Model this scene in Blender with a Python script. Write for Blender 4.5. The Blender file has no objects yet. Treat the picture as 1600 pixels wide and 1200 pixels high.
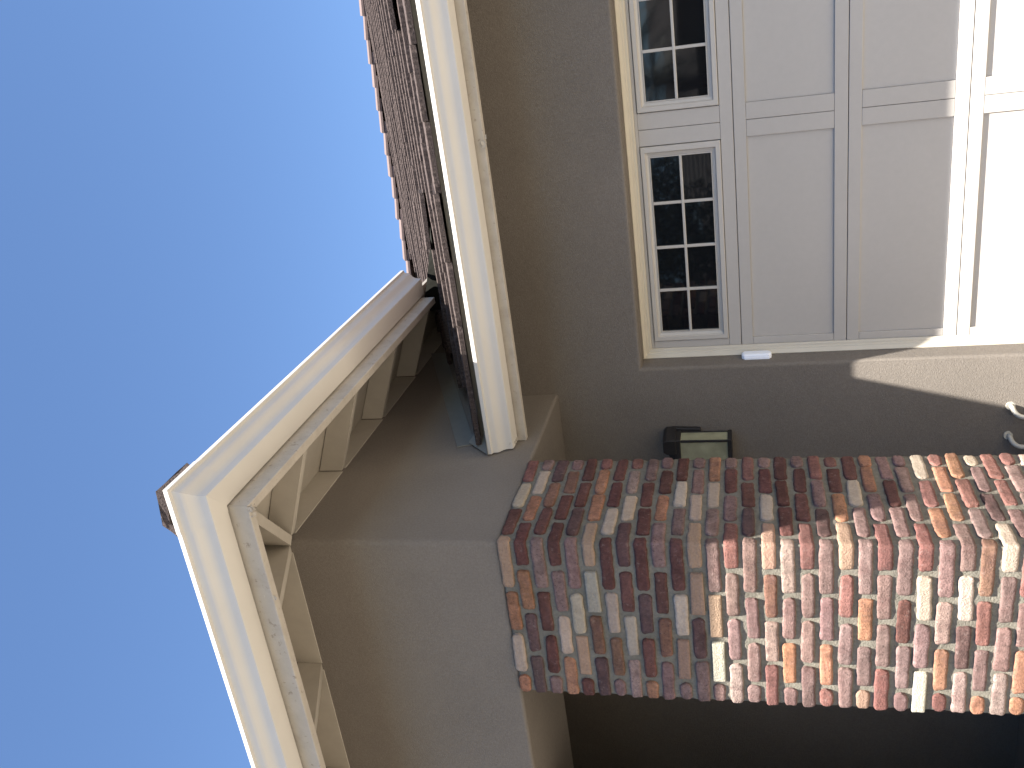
import bpy, bmesh, math, random
from mathutils import Vector, Matrix, noise
random.seed(7)
sc = bpy.context.scene
C = sc.collection
EYE = 1.62                      # camera height above the driveway; heights below are given from the eye

# ------------------------------------------------------------------ camera, sky, sun, exposure
cam = bpy.data.cameras.new('camera')
cam.sensor_width = 36.0
cam.lens = 32.47
cam.clip_start = 0.05
cam.clip_end = 3000
cam_o = bpy.data.objects.new('camera', cam)
C.objects.link(cam_o)
RIGHT = Vector((0.9131, 0.4064, -0.0343))
DOWN = Vector((-0.1316, 0.2141, -0.9679))
FWD = Vector((-0.386, 0.8883, 0.249))
m = Matrix.Identity(4)
for i, v in enumerate((DOWN, RIGHT, -FWD)):     # the phone was held turned a quarter: the picture's right is down
    v = v.normalized()
    for r in range(3):
        m[r][i] = v[r]
m.translation = (0, 0, EYE)
cam_o.matrix_world = m
sc.camera = cam_o

SUN_DIR = Vector((0.260, -0.408, 1.0)).normalized()
w = bpy.data.worlds.new('World')
sc.world = w
w.use_nodes = True
wn = w.node_tree
bg = wn.nodes['Background']
sky = wn.nodes.new('ShaderNodeTexSky')
sky.sky_type = 'NISHITA'
sky.altitude = 900
sky.sun_disc = False
sky.sun_elevation = math.asin(SUN_DIR.z)
sky.sun_rotation = math.atan2(SUN_DIR.x, SUN_DIR.y)
sky.air_density = 1.0
sky.dust_density = 0.0
sky.ozone_density = 6.0
wn.links.new(sky.outputs[0], bg.inputs['Color'])
bg.inputs['Strength'].default_value = 0.053
sun = bpy.data.lights.new('sun', 'SUN')
sun.energy = 5.0
sun.angle = math.radians(0.55)
sun.color = (1.0, 0.955, 0.88)
so = bpy.data.objects.new('sun', sun)
C.objects.link(so)
so.rotation_euler = SUN_DIR.to_track_quat('Z', 'Y').to_euler()
sc.view_settings.view_transform = 'Standard'
sc.view_settings.look = 'None'
sc.view_settings.gamma = 1
sc.view_settings.use_curve_mapping = False
sc.view_settings.exposure = 2.2
sc.render.engine = 'CYCLES'
sc.cycles.max_bounces = 8
sc.cycles.diffuse_bounces = 5

# ------------------------------------------------------------------ materials
def mat(name, col, rough=0.7, noise_scale=0, noise_amt=0.0, bump=0.0, bump_scale=100, spec=0.5, dist=0.01,
        large=0.0, large_scale=1.2, stain=None, objcol=False, detail=8, tone=None):
    M = bpy.data.materials.new(name)
    M.use_nodes = True
    nt = M.node_tree
    N, Lk = nt.nodes, nt.links
    b = N['Principled BSDF']
    b.inputs['Roughness'].default_value = rough
    b.inputs['Specular IOR Level'].default_value = spec
    tc = N.new('ShaderNodeTexCoord')
    vec = tc.outputs['Object']
    src = None
    if objcol:
        oi = N.new('ShaderNodeObjectInfo')
        src = oi.outputs['Color']
        add = N.new('ShaderNodeVectorMath'); add.operation = 'MULTIPLY_ADD'
        add.inputs[1].default_value = (1, 1, 1)
        sc_ = N.new('ShaderNodeVectorMath'); sc_.operation = 'SCALE'
        sc_.inputs['Scale'].default_value = 9.0
        cmb = N.new('ShaderNodeCombineXYZ')
        for k in range(3):
            Lk.new(oi.outputs['Random'], cmb.inputs[k])
        Lk.new(cmb.outputs[0], sc_.inputs[0])
        Lk.new(vec, add.inputs[0]); Lk.new(sc_.outputs[0], add.inputs[2])
        vec = add.outputs[0]
    def nz(scale, det=detail, rgh=0.6):
        n = N.new('ShaderNodeTexNoise')
        n.inputs['Scale'].default_value = scale
        n.inputs['Detail'].default_value = det
        n.inputs['Roughness'].default_value = rgh
        Lk.new(vec, n.inputs['Vector'])
        return n.outputs['Fac']
    def mix(fac, a, bcol, mode='MIX'):
        x = N.new('ShaderNodeMix'); x.data_type = 'RGBA'; x.blend_type = mode
        if isinstance(fac, float): x.inputs[0].default_value = fac
        else: Lk.new(fac, x.inputs[0])
        for s, i in ((a, 6), (bcol, 7)):
            if isinstance(s, tuple): x.inputs[i].default_value = (*s, 1)
            else: Lk.new(s, x.inputs[i])
        return x.outputs[2]
    def ramp(f, lo, hi, a=0.0, c=1.0):
        r = N.new('ShaderNodeMapRange')
        r.inputs['From Min'].default_value = lo; r.inputs['From Max'].default_value = hi
        r.inputs['To Min'].default_value = a; r.inputs['To Max'].default_value = c
        Lk.new(f, r.inputs['Value'])
        return r.outputs[0]
    cur = src if src is not None else tuple(col)
    def scaled(f):
        v = N.new('ShaderNodeCombineColor')
        for k in range(3): Lk.new(f, v.inputs[k])
        return v.outputs[0]
    if large:
        cur = mix(1.0, cur, scaled(ramp(nz(large_scale, 4), 0.3, 0.7, 1 - large, 1 + large)), 'MULTIPLY')
    if noise_amt:
        cur = mix(1.0, cur, scaled(ramp(nz(noise_scale), 0.3, 0.7, 1 - noise_amt, 1 + noise_amt)), 'MULTIPLY')
    if tone:      # (colour, scale, lo, hi, strength)
        c2, s2, lo, hi, st = tone
        cur = mix(ramp(nz(s2, 5), lo, hi, 0, st), cur, c2)
    if stain:
        for c2, s2, lo, hi, st in stain:
            cur = mix(ramp(nz(s2, 7, 0.7), lo, hi, 0, st), cur, c2)
    if isinstance(cur, tuple): b.inputs['Base Color'].default_value = (*cur, 1)
    else: Lk.new(cur, b.inputs['Base Color'])
    if bump:
        bp = N.new('ShaderNodeBump')
        bp.inputs['Strength'].default_value = bump
        bp.inputs['Distance'].default_value = dist
        Lk.new(nz(bump_scale, 4, 0.65), bp.inputs['Height'])
        Lk.new(bp.outputs[0], b.inputs['Normal'])
    return M

M = {}
M['stucco'] = mat('sand_stucco', (0.174, 0.152, 0.131), 0.95, 100, 0.12, 0.6, 185, 0.2, 0.006, large=0.07, large_scale=1.6,
                  stain=[((0.13, 0.11, 0.092), 3.0, 0.60, 0.85, 0.25)])
M['trim'] = mat('cream_trim_paint', (0.58, 0.53, 0.44), 0.5, 7, 0.03, 0.12, 60, 0.4, 0.002, large=0.03,
                stain=[((0.36, 0.30, 0.22), 16, 0.70, 0.80, 0.35)])
M['stop'] = mat('door_stop_vinyl', (0.52, 0.475, 0.395), 0.5, 9, 0.03)
M['fascia'] = mat('weathered_fascia_paint', (0.42, 0.38, 0.33), 0.75, 14, 0.07, 0.35, 70, 0.3, 0.003,
                  stain=[((0.16, 0.13, 0.10), 34, 0.60, 0.68, 0.6), ((0.27, 0.235, 0.20), 6, 0.5, 0.72, 0.5)])
M['gutter'] = mat('gutter_enamel', (0.56, 0.53, 0.485), 0.5, 5, 0.02, 0.03, 20, 0.5, 0.002, large=0.03,
                  stain=[((0.40, 0.34, 0.26), 24, 0.74, 0.82, 0.4)])
M['soffit'] = mat('soffit_paint', (0.41, 0.37, 0.315), 0.8, 10, 0.05, 0.2, 50, 0.2, 0.002,
                  stain=[((0.22, 0.18, 0.13), 24, 0.70, 0.78, 0.5)])
M['door'] = mat('garage_door_paint', (0.425, 0.397, 0.365), 0.55, 30, 0.02, 0.10, 120, 0.35, 0.001, large=0.03)
M['frame'] = mat('window_frame_paint', (0.46, 0.43, 0.39), 0.45, 30, 0.02, 0.0, 120, 0.4)
M['glass'] = mat('dark_window_glass', (0.006, 0.007, 0.009), 0.03, 0, 0, 0.015, 1.5, 0.6, 0.02)
M['tile'] = mat('brown_concrete_tile', (0.072, 0.055, 0.050), 0.95, 60, 0.34, 0.6, 130, 0.15, 0.006, large=0.2, large_scale=3,
                stain=[((0.22, 0.175, 0.16), 85, 0.56, 0.70, 0.55), ((0.016, 0.013, 0.012), 75, 0.52, 0.64, 0.75)])
M['ridge'] = mat('pinkish_ridge_tile', (0.130, 0.097, 0.089), 0.9, 40, 0.12, 0.3, 120, 0.15, 0.005,
                 stain=[((0.13, 0.10, 0.09), 20, 0.62, 0.8, 0.4)])
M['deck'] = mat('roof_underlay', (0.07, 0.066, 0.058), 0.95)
M['mortar'] = mat('grey_mortar', (0.175, 0.160, 0.130), 0.97, 60, 0.16, 0.8, 130, 0.1, 0.008, large=0.12, large_scale=4)
M['brick'] = mat('tumbled_brick', (0.3, 0.2, 0.18), 0.93, 70, 0.26, 0.9, 150, 0.15, 0.006, objcol=True,
                 large=0.28, large_scale=13,
                 tone=((0.13, 0.068, 0.062), 12, 0.50, 0.70, 0.45),
                 stain=[((0.34, 0.27, 0.24), 42, 0.57, 0.72, 0.35), ((0.035, 0.025, 0.024), 105, 0.56, 0.66, 0.75)])
M['cream_brick'] = mat('cream_brick', (0.3, 0.2, 0.18), 0.93, 80, 0.12, 0.9, 120, 0.15, 0.010, objcol=True,
                 large=0.10, large_scale=12, stain=[((0.22, 0.16, 0.12), 110, 0.60, 0.72, 0.5)])
M['flash'] = mat('grey_flashing', (0.17, 0.165, 0.145), 0.6, 20, 0.06)
M['metal'] = mat('dark_flashing_metal', (0.012, 0.012, 0.010), 0.9, 20, 0.1, spec=0.08)
M['lamp_metal'] = mat('lantern_black_metal', (0.018, 0.016, 0.016), 0.5, 60, 0.2, 0.2, 120, 0.5, 0.002)
M['lamp_glass'] = mat('lantern_frosted_glass', (0.30, 0.29, 0.19), 0.35, 9, 0.16, 0.25, 14, 0.5, 0.01, large=0.22, large_scale=7)
M['plastic'] = mat('white_plastic', (0.80, 0.83, 0.90), 0.4)
M['pipe'] = mat('off_white_pipe', (0.46, 0.43, 0.37), 0.5, 20, 0.05, 0.1, 60)
M['concrete'] = mat('driveway_concrete', (0.235, 0.208, 0.168), 0.9, 12, 0.08, 0.3, 60, large=0.08)
M['asphalt'] = mat('street_asphalt', (0.055, 0.053, 0.05), 0.95, 40, 0.2, 0.4, 90)
M['grass'] = mat('bark_mulch_bed', (0.050, 0.041, 0.032), 0.95, 20, 0.3, 0.5, 40, large=0.2)
M['bark'] = mat('bark', (0.12, 0.085, 0.06), 0.95, 20, 0.25, 0.6, 30)
M['leaf'] = mat('tree_leaf', (0.036, 0.050, 0.024), 0.7, 3, 0.4)
M['palm'] = mat('palm_leaf', (0.04, 0.048, 0.028), 0.6, 3, 0.3)
M['nwall'] = mat('neighbour_stucco', (0.20, 0.17, 0.13), 0.9, 20, 0.08)
M['nroof'] = mat('neighbour_roof', (0.06, 0.05, 0.045), 0.9, 20, 0.2)
M['slat'] = mat('pale_slat_paint', (0.55, 0.50, 0.42), 0.7, 20, 0.05)

# ------------------------------------------------------------------ helpers
def zup(p): return Vector((p[0], p[1], p[2] + EYE))

def obj(name, bm, material, parent=None, smooth=False, bevel=0, recalc=True, seg=2):
    if recalc:
        bmesh.ops.recalc_face_normals(bm, faces=bm.faces)
    me = bpy.data.meshes.new(name)
    bm.to_mesh(me); bm.free()
    if smooth:
        for p in me.polygons: p.use_smooth = True
    if material: me.materials.append(material)
    o = bpy.data.objects.new(name, me)
    C.objects.link(o)
    if parent: attach(o, parent)
    if bevel:
        b = o.modifiers.new('bevel', 'BEVEL'); b.width = bevel; b.segments = seg; b.limit_method = 'ANGLE'; b.angle_limit = 0.6
        b.harden_normals = False
    return o

def attach(o, parent):
    o.parent = parent
    inv = Matrix.Identity(4)
    p = parent
    inv = Matrix.Translation(-WORLD[p.name]) if p.name in WORLD else Matrix.Identity(4)
    o.matrix_parent_inverse = inv

WORLD = {}
def empty(name, loc, parent=None):
    o = bpy.data.objects.new(name, None)
    o.empty_display_size = 0.2
    C.objects.link(o)
    if parent:
        attach(o, parent)
    o.location = loc
    WORLD[o.name] = Vector(loc)
    return o

def thing(name, loc, label, cat, group=None):
    o = empty(name, loc); tag(o, label, cat, group); return o
def tag(o, label, cat, group=None):
    o['label'] = label; o['category'] = cat
    if group: o['group'] = group

def box(bm, x0, x1, y0, y1, z0, z1, up=True):
    """axis-aligned box; heights from the eye"""
    if up: z0 += EYE; z1 += EYE
    v = [bm.verts.new((x, y, z)) for x in (x0, x1) for y in (y0, y1) for z in (z0, z1)]
    for f in ((0, 1, 3, 2), (4, 6, 7, 5), (0, 4, 5, 1), (2, 3, 7, 6), (0, 2, 6, 4), (1, 5, 7, 3)):
        bm.faces.new([v[i] for i in f])
    return bm
def boxo(name, x0, x1, y0, y1, z0, z1, material, parent=None, bevel=0, **k):
    return obj(name, box(bmesh.new(), x0, x1, y0, y1, z0, z1), material, parent, bevel=bevel, **k)

def hexa(bm, pts):
    """8 points: bottom ring then top ring"""
    v = [bm.verts.new(zup(p)) for p in pts]
    for f in ((0, 1, 2, 3), (4, 7, 6, 5), (0, 4, 5, 1), (1, 5, 6, 2), (2, 6, 7, 3), (3, 7, 4, 0)):
        bm.faces.new([v[i] for i in f])

def loft(bm, rings, closed=True, caps=True):
    rv = [[bm.verts.new(zup(p)) for p in r] for r in rings]
    n = len(rings[0])
    for a, b in zip(rv, rv[1:]):
        for i in range(n if closed else n - 1):
            j = (i + 1) % n
            bm.faces.new((a[i], a[j], b[j], b[i]))
    if caps:
        bm.faces.new(rv[0]); bm.faces.new(list(reversed(rv[-1])))

def tube(bm, pts, r, seg=12):
    rings = []
    n = len(pts)
    for i, p in enumerate(pts):
        p = Vector(p)
        d = (Vector(pts[min(i + 1, n - 1)]) - Vector(pts[max(i - 1, 0)])).normalized()
        u = d.orthogonal().normalized() if i == 0 else (u - d * u.dot(d)).normalized()
        v = d.cross(u)
        rr = r[i] if isinstance(r, (list, tuple)) else r
        rings.append([p + (u * math.cos(t) + v * math.sin(t)) * rr for t in [2 * math.pi * k / seg for k in range(seg)]])
    loft(bm, rings)

# ------------------------------------------------------------------ ground and street
def structure(name, bm, material):
    o = obj(name, bm, material); o['kind'] = 'structure'; return o
bm = bmesh.new(); box(bm, -400, 400, -400, 400, -0.5, -0.012, up=False); structure('ground', bm, M['grass'])
bm = bmesh.new()
for i in range(3):
    for j in range(4):
        x0 = -2.6 + i * 2.1; y0 = 4.99 - (j + 1) * 2.4
        box(bm, x0 + 0.006, x0 + 2.094, y0 + 0.006, y0 + 2.394, -0.1, 0.0, up=False)
structure('driveway', bm, M['concrete'])
bm = bmesh.new(); box(bm, -5.4, -2.61, 2.6, 4.86, -0.1, 0.09, up=False); structure('porch_floor', bm, M['concrete'])
bm = bmesh.new(); box(bm, -5.4, -2.62, -4.6, 2.58, -0.1, 0.006, up=False); structure('bounce_path', bm, M['concrete'])  # unseen paving, added to bounce sunlight up under the upper eave
bm = bmesh.new(); box(bm, -60, 60, -6.3, -4.65, -0.1, 0.004, up=False); structure('sidewalk', bm, M['concrete'])
bm = bmesh.new(); box(bm, -60, 60, -6.5, -6.3, -0.1, 0.012, up=False); structure('kerb', bm, M['concrete'])
bm = bmesh.new(); box(bm, -60, 60, -15, -6.5, -0.2, -0.004, up=False); structure('street', bm, M['asphalt'])

# ------------------------------------------------------------------ the house
CX, CY = -2.178, 3.29            # corner of the brick column
WALL_Y = 4.863                   # garage wall
SOF = 1.095                      # underside of the porch beam
house = thing('house', (-2.0, WALL_Y, 0), 'beige stucco house with garage door, brick column and brown tile roof', 'house')

# garage wall with the opening: one profile with rounded opening corners
def garage_wall():
    bm = bmesh.new()
    ox, oz, dep, r = -2.046, 0.593, 0.225, 0.022
    y0 = WALL_Y
    xR = 3.19
    # path round the opening (left jamb bottom -> top -> right jamb), each with a bullnose section going inwards
    sec = [(0.45, 0.0)]           # (outward distance from the opening edge, depth)
    sec += [(r + 0.0, 0.0)]
    for k in range(1, 6):
        a = k / 6 * math.pi / 2
        sec.append((r - r * math.sin(a), r - r * math.cos(a)))
    sec += [(0.0, r), (0.0, dep)]
    rings = []
    for x, z, sx, sz in ((ox, -EYE, -1, 0), (ox, oz, -1, 1), (xR, oz, 1, 1), (xR, -EYE, 1, 0)):
        rings.append([(x + sx * d, y0 + dd, z + sz * d) for d, dd in sec])
    loft(bm, rings, closed=False, caps=False)
    # remaining flat wall, butted to the ring
    def quad(x0, x1, z0, z1):
        v = [bm.verts.new(zup((x, y0, z))) for x, z in ((x0, z0), (x1, z0), (x1, z1), (x0, z1))]
        bm.faces.new(v)
    quad(-9, ox - 0.45, -EYE, oz + 0.45)
    quad(xR + 0.45, 3.9, -EYE, oz + 0.45)
    quad(-9, 3.9, oz + 0.45, 1.55)
    # back skin and ends give thickness
    box(bm, -9, ox - 0.0, y0 + dep, y0 + dep + 0.05, -EYE, 1.55)
    box(bm, xR, 3.9, y0 + dep, y0 + dep + 0.05, -EYE, 1.55)
    box(bm, ox, xR, y0 + dep, y0 + dep + 0.05, oz, 1.55)
    bmesh.ops.remove_doubles(bm, verts=bm.verts, dist=0.0005)
    o = obj('garage_wall', bm, M['stucco'], house, recalc=True)
    for p in o.data.polygons: p.use_smooth = True
    o.data.set_sharp_from_angle(angle=math.radians(50))
    return o
garage_wall()
# garage interior shell so no light passes behind the door
bm = bmesh.new(); box(bm, -2.6, 3.9, 5.20, 9.2, -EYE, 0.62); obj('garage_room', bm, M['deck'], house)

# upper box over the porch (front wall + right side wall), rounded corner, and the porch beams
def beam_box():
    bm = bmesh.new()
    f = 0.012                      # stucco sits just behind the brick face
    x1, y0 = CX - f, CY + f
    r = 0.025
    zt = 2.25
    def ring(z, ins=0.0):
        pts = [(-9.0, y0 + ins, z), (x1 - r, y0 + ins, z)]
        for k in range(1, 6):
            a = -math.pi / 2 + k / 6 * math.pi / 2
            pts.append((x1 - r + math.cos(a) * (r - ins), y0 + r + math.sin(a) * (r - ins), z))
        pts.append((x1 - ins, y0 + r, z))
        pts.append((x1 - ins, 8.5, z))
        return pts
    rings = [ring(SOF, 0.018), ring(SOF + 0.003, 0.008), ring(SOF + 0.009, 0.003), ring(SOF + 0.018, 0.0), ring(zt)]
    loft(bm, rings, closed=False, caps=False)
    o = obj('porch_wall', bm, M['stucco'], house, smooth=True)
    o.data.set_sharp_from_angle(angle=math.radians(60))
    for p in o.data.polygons: p.use_smooth = True
    # undersides of the front and side beams, porch ceiling, inner faces
    bm = bmesh.new()
    def q(*pts):
        bm.faces.new([bm.verts.new(zup(p)) for p in pts])
    bt = 0.745
    xi, yi = x1 - bt, y0 + bt
    q((-9, y0 + 0.018, SOF), (x1 - 0.018, y0 + 0.018, SOF), (x1 - 0.018, yi, SOF), (-9, yi, SOF))
    q((xi, yi, SOF), (x1 - 0.018, yi, SOF), (x1 - 0.018, WALL_Y, SOF), (xi, WALL_Y, SOF))
    q((-9, yi, SOF), (xi, yi, SOF), (xi, yi, 1.4), (-9, yi, 1.4))
    q((xi, yi, SOF), (xi, WALL_Y, SOF), (xi, WALL_Y, 1.4), (xi, yi, 1.4))
    q((-9, yi, 1.4), (xi, yi, 1.4), (xi, WALL_Y, 1.4), (-9, WALL_Y, 1.4))
    obj('porch_ceiling', bm, M['stucco'], house, recalc=False)
beam_box()
bm = bmesh.new(); box(bm, -9, -8.8, 3.31, WALL_Y, -EYE, SOF); box(bm, -8.8, -3.85, 3.31, 3.55, -EYE, SOF - 0.002); obj('porch_side_and_shading_wall', bm, M['stucco'], house)  # side wall, plus an unseen front wall added to keep the porch dark
# a plain dark wooden entry door in the porch, mostly out of the picture
boxo('entry_door', -7.2, -6.2, WALL_Y - 0.03, WALL_Y - 0.005, -EYE, 0.42, M['bark'], house)

# ------------------------------------------------------------------ brick column
col = empty('brick_column', (-2.6, 3.67, 0), house)
CL, CB = -3.022, 4.05            # left and back planes of the column
def mortar():
    bm = bmesh.new()
    d = 0.0118
    x0, x1, y0, y1 = CL + d, CX - d, CY + d, CB - d
    z0, z1 = 0.0, SOF + EYE - 0.003
    st = 0.014
    per = []
    def seg(ax, ay, bx, by, fine):
        L = math.hypot(bx - ax, by - ay); n = max(1, int(L / (st if fine else 0.1)))
        for i in range(n):
            per.append((ax + (bx - ax) * i / n, ay + (by - ay) * i / n))
    seg(x0, y0, x1, y0, True); seg(x1, y0, x1, y1, True); seg(x1, y1, x0, y1, False); seg(x0, y1, x0, y0, False)
    nz = int((z1 - z0) / st)
    rows = []
    cx, cy = (x0 + x1) / 2, (y0 + y1) / 2
    for k in range(nz + 1):
        z = z0 + (z1 - z0) * k / nz
        row = []
        for (x, y) in per:
            a = noise.noise(Vector((x * 21, y * 21, z * 21))) * 0.0045 + noise.noise(Vector((x * 60, y * 60, z * 60 + 9))) * 0.0020
            ox = (1 if abs(x - x1) < 1e-6 else -1 if abs(x - x0) < 1e-6 else 0)
            oy = (1 if abs(y - y1) < 1e-6 else -1 if abs(y - y0) < 1e-6 else 0)
            row.append(bm.verts.new((x + ox * a, y + oy * a, z)))
        rows.append(row)
    n = len(per)
    for a, b in zip(rows, rows[1:]):
        for i in range(n):
            j = (i + 1) % n
            bm.faces.new((a[i], a[j], b[j], b[i]))
    bm.faces.new(list(reversed(rows[-1])))
    obj('mortar', bm, M['mortar'], col, smooth=True)
mortar()

BH = 0.0545
def brick_mesh(name, L1, L2, seed, rnd=0.009, dep=0.03, flat=False):
    """Veneer brick along a path: from -L1 to L2; with a corner at 0 when both > 0, outer face on the plane."""
    rs = random.Random(seed)
    bm = bmesh.new()
    L = L1 + L2
    nu = max(4, int(L / 0.017)); nv = 5
    corner = L1 > 0 and L2 > 0
    R = 0.010
    def frame(s):
        # s<0 front leg along -x, s>0 side leg along +y
        if not corner:
            return Vector((s - (L2 - L1) / 2, 0, 0)), Vector((0, -1, 0))
        if s <= -R: return Vector((s, 0, 0)), Vector((0, -1, 0))
        if s >= R: return Vector((0, s, 0)), Vector((1, 0, 0))
        a = (s + R) / (2 * R) * math.pi / 2 - math.pi / 2
        n = Vector((math.cos(a), math.sin(a), 0))
        return Vector((-R, R, 0)) + n * R, n
    sd = rs.uniform(0, 99)
    cr = rnd * rs.uniform(0.8, 2.1)
    tap = [rs.uniform(-0.004, 0.004) for _ in range(4)]
    wob = 0.0042 if not flat else 0.0010
    def edge(u, v):
        # map the unit square onto the wobbly outline with rounded corners
        s = -L1 + L * u
        hu = L / 2; su = (u - 0.5) * L; sv = (v - 0.5) * BH
        # shrink v where u is near the ends (rounded corner), and u where v is near the edges
        du = hu - abs(su); dv = BH / 2 - abs(sv)
        if du < cr:
            k = 1 - du / cr; lim = BH / 2 - cr + cr * math.sqrt(max(0, 1 - k * k))
            sv = sv / (BH / 2) * lim
        if abs(v - 0.5) > 0.49 or True:
            sv += noise.noise(Vector((su * 30, (v > 0.5) * 7 + sd, 1))) * wob * 2 * abs(v - 0.5)
            su += noise.noise(Vector((sv * 40, (u > 0.5) * 5 + sd, 3))) * wob * (1.6 if abs(u - .5) > .45 else .3)
        sv += tap[0 if v > 0.5 else 1] * (u - 0.5) * 2 * abs(v - .5)
        return su + (L2 - L1) / 2, sv
    us = [0, 0.006 / L, 0.018 / L] + [0.018 / L + (1 - 0.036 / L) * i / nu for i in range(1, nu)] + [1 - 0.018 / L, 1 - 0.006 / L, 1]
    vs = [0, 0.09, 0.26, 0.5, 0.74, 0.91, 1]
    def height(u, v):
        e = min(u * L, (1 - u) * L, v * BH, (1 - v) * BH)
        h = 0
        rr = 0.0065 if not flat else 0.003
        if e < rr:
            k = 1 - e / rr
            h = -rr * 0.8 * (1 - math.sqrt(max(0, 1 - k * k)))
        h += noise.noise(Vector((u * L * 26, v * BH * 26, sd))) * (0.0022 if not flat else 0.0006)
        h += noise.noise(Vector((u * L * 75, v * BH * 75, sd + 5))) * (0.0022 if not flat else 0.0003)
        return h
    grid = []
    for u in us:
        colv = []
        for v in vs:
            s, z = edge(u, v)
            p, n = frame(s)
            colv.append(bm.verts.new(p + n * height(u, v) + Vector((0, 0, z))))
        grid.append(colv)
    for a, b in zip(grid, grid[1:]):
        for i in range(len(vs) - 1):
            bm.faces.new((a[i], b[i], b[i + 1], a[i + 1]))
    # skirt going into the mortar
    nU, nV = len(us), len(vs)
    ringi = [(i, 0) for i in range(nU)] + [(nU - 1, j) for j in range(1, nV)] + [(i, nV - 1) for i in range(nU - 2, -1, -1)] + [(0, j) for j in range(nV - 2, 0, -1)]
    inner = []
    for (i, j) in ringi:
        s, z = edge(us[i], vs[j]); p, n = frame(s)
        inner.append(bm.verts.new(p - n * dep + Vector((0, 0, z * 0.97))))
    for k in range(len(ringi)):
        a = ringi[k]; b = ringi[(k + 1) % len(ringi)]
        bm.faces.new((grid[a[0]][a[1]], inner[k], inner[(k + 1) % len(ringi)], grid[b[0]][b[1]]))
    bmesh.ops.recalc_face_normals(bm, faces=bm.faces)
    me = bpy.data.meshes.new(name); bm.to_mesh(me); bm.free()
    for p in me.polygons: p.use_smooth = True
    me.set_sharp_from_angle(angle=math.radians(75))
    return me

HALF, FULL = 0.096, 0.214
LONGF, SHORTF = 0.243, 0.125      # corner legs on the front face
LONGS, SHORTS = 0.165, 0.048      # corner legs on the side face
pool = {'full': [brick_mesh('brick_full', 0, FULL, s) for s in range(10)],
        'flat': [brick_mesh('brick_square_edged', 0, FULL, 40 + s, rnd=0.002, flat=True) for s in range(3)],
        'half': [brick_mesh('brick_half', 0, HALF, 60 + s, rnd=0.016) for s in range(6)],
        'cornerA': [brick_mesh('brick_corner', LONGF, SHORTS, 80 + s) for s in range(5)],
        'cornerB': [brick_mesh('brick_corner', SHORTF, LONGS, 100 + s) for s in range(5)]}
for k, l in pool.items():
    for me in l: me.materials.append(M['brick'])

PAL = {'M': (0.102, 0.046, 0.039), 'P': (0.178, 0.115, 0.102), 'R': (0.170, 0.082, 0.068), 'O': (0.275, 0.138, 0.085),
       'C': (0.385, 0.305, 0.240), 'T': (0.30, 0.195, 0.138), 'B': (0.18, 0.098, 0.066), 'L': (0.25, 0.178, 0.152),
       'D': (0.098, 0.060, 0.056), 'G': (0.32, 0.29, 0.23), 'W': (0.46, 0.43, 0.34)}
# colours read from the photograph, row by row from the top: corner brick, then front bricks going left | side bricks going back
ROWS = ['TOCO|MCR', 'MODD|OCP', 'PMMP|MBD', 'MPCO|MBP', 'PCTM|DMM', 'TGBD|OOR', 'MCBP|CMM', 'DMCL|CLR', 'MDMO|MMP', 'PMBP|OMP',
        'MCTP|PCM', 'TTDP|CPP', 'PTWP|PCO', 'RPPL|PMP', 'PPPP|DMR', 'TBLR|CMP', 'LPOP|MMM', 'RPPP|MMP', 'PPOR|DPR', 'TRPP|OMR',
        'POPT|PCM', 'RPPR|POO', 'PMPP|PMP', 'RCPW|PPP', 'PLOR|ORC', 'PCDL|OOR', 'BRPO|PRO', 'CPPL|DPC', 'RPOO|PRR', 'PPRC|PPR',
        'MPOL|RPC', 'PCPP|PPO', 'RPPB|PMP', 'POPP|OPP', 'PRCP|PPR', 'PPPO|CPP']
rb = random.Random(5)
def jitter(c):
    k = rb.uniform(0.86, 1.14)
    return tuple(min(0.75, max(0.02, x * k * rb.uniform(0.96, 1.04))) for x in c) + (1,)
n_b = 0
rest_bm = bmesh.new()
def put(kind, code, loc, rot):
    global n_b
    name = 'brick' if n_b == 0 else 'brick.%03d' % n_b
    me = rb.choice(pool[kind])
    o = bpy.data.objects.new(name, me); C.objects.link(o)
    attach(o, col)
    o.location = loc
    o.rotation_euler = (rb.uniform(-0.012, 0.012), rb.uniform(-0.010, 0.010), rot + rb.uniform(-0.008, 0.008))
    o.scale = (rb.uniform(0.965, 1.01), 1.0, rb.uniform(0.94, 1.05)) if kind in ('full', 'half', 'flat') else (1, 1, rb.uniform(0.95, 1.05))
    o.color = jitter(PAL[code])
    if code in 'CGWT':
        o.material_slots[0].link = 'OBJECT'; o.material_slots[0].material = M['cream_brick']
    n_b += 1
COURSE = 0.0747
rows_z = []
z = 1.068
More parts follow.
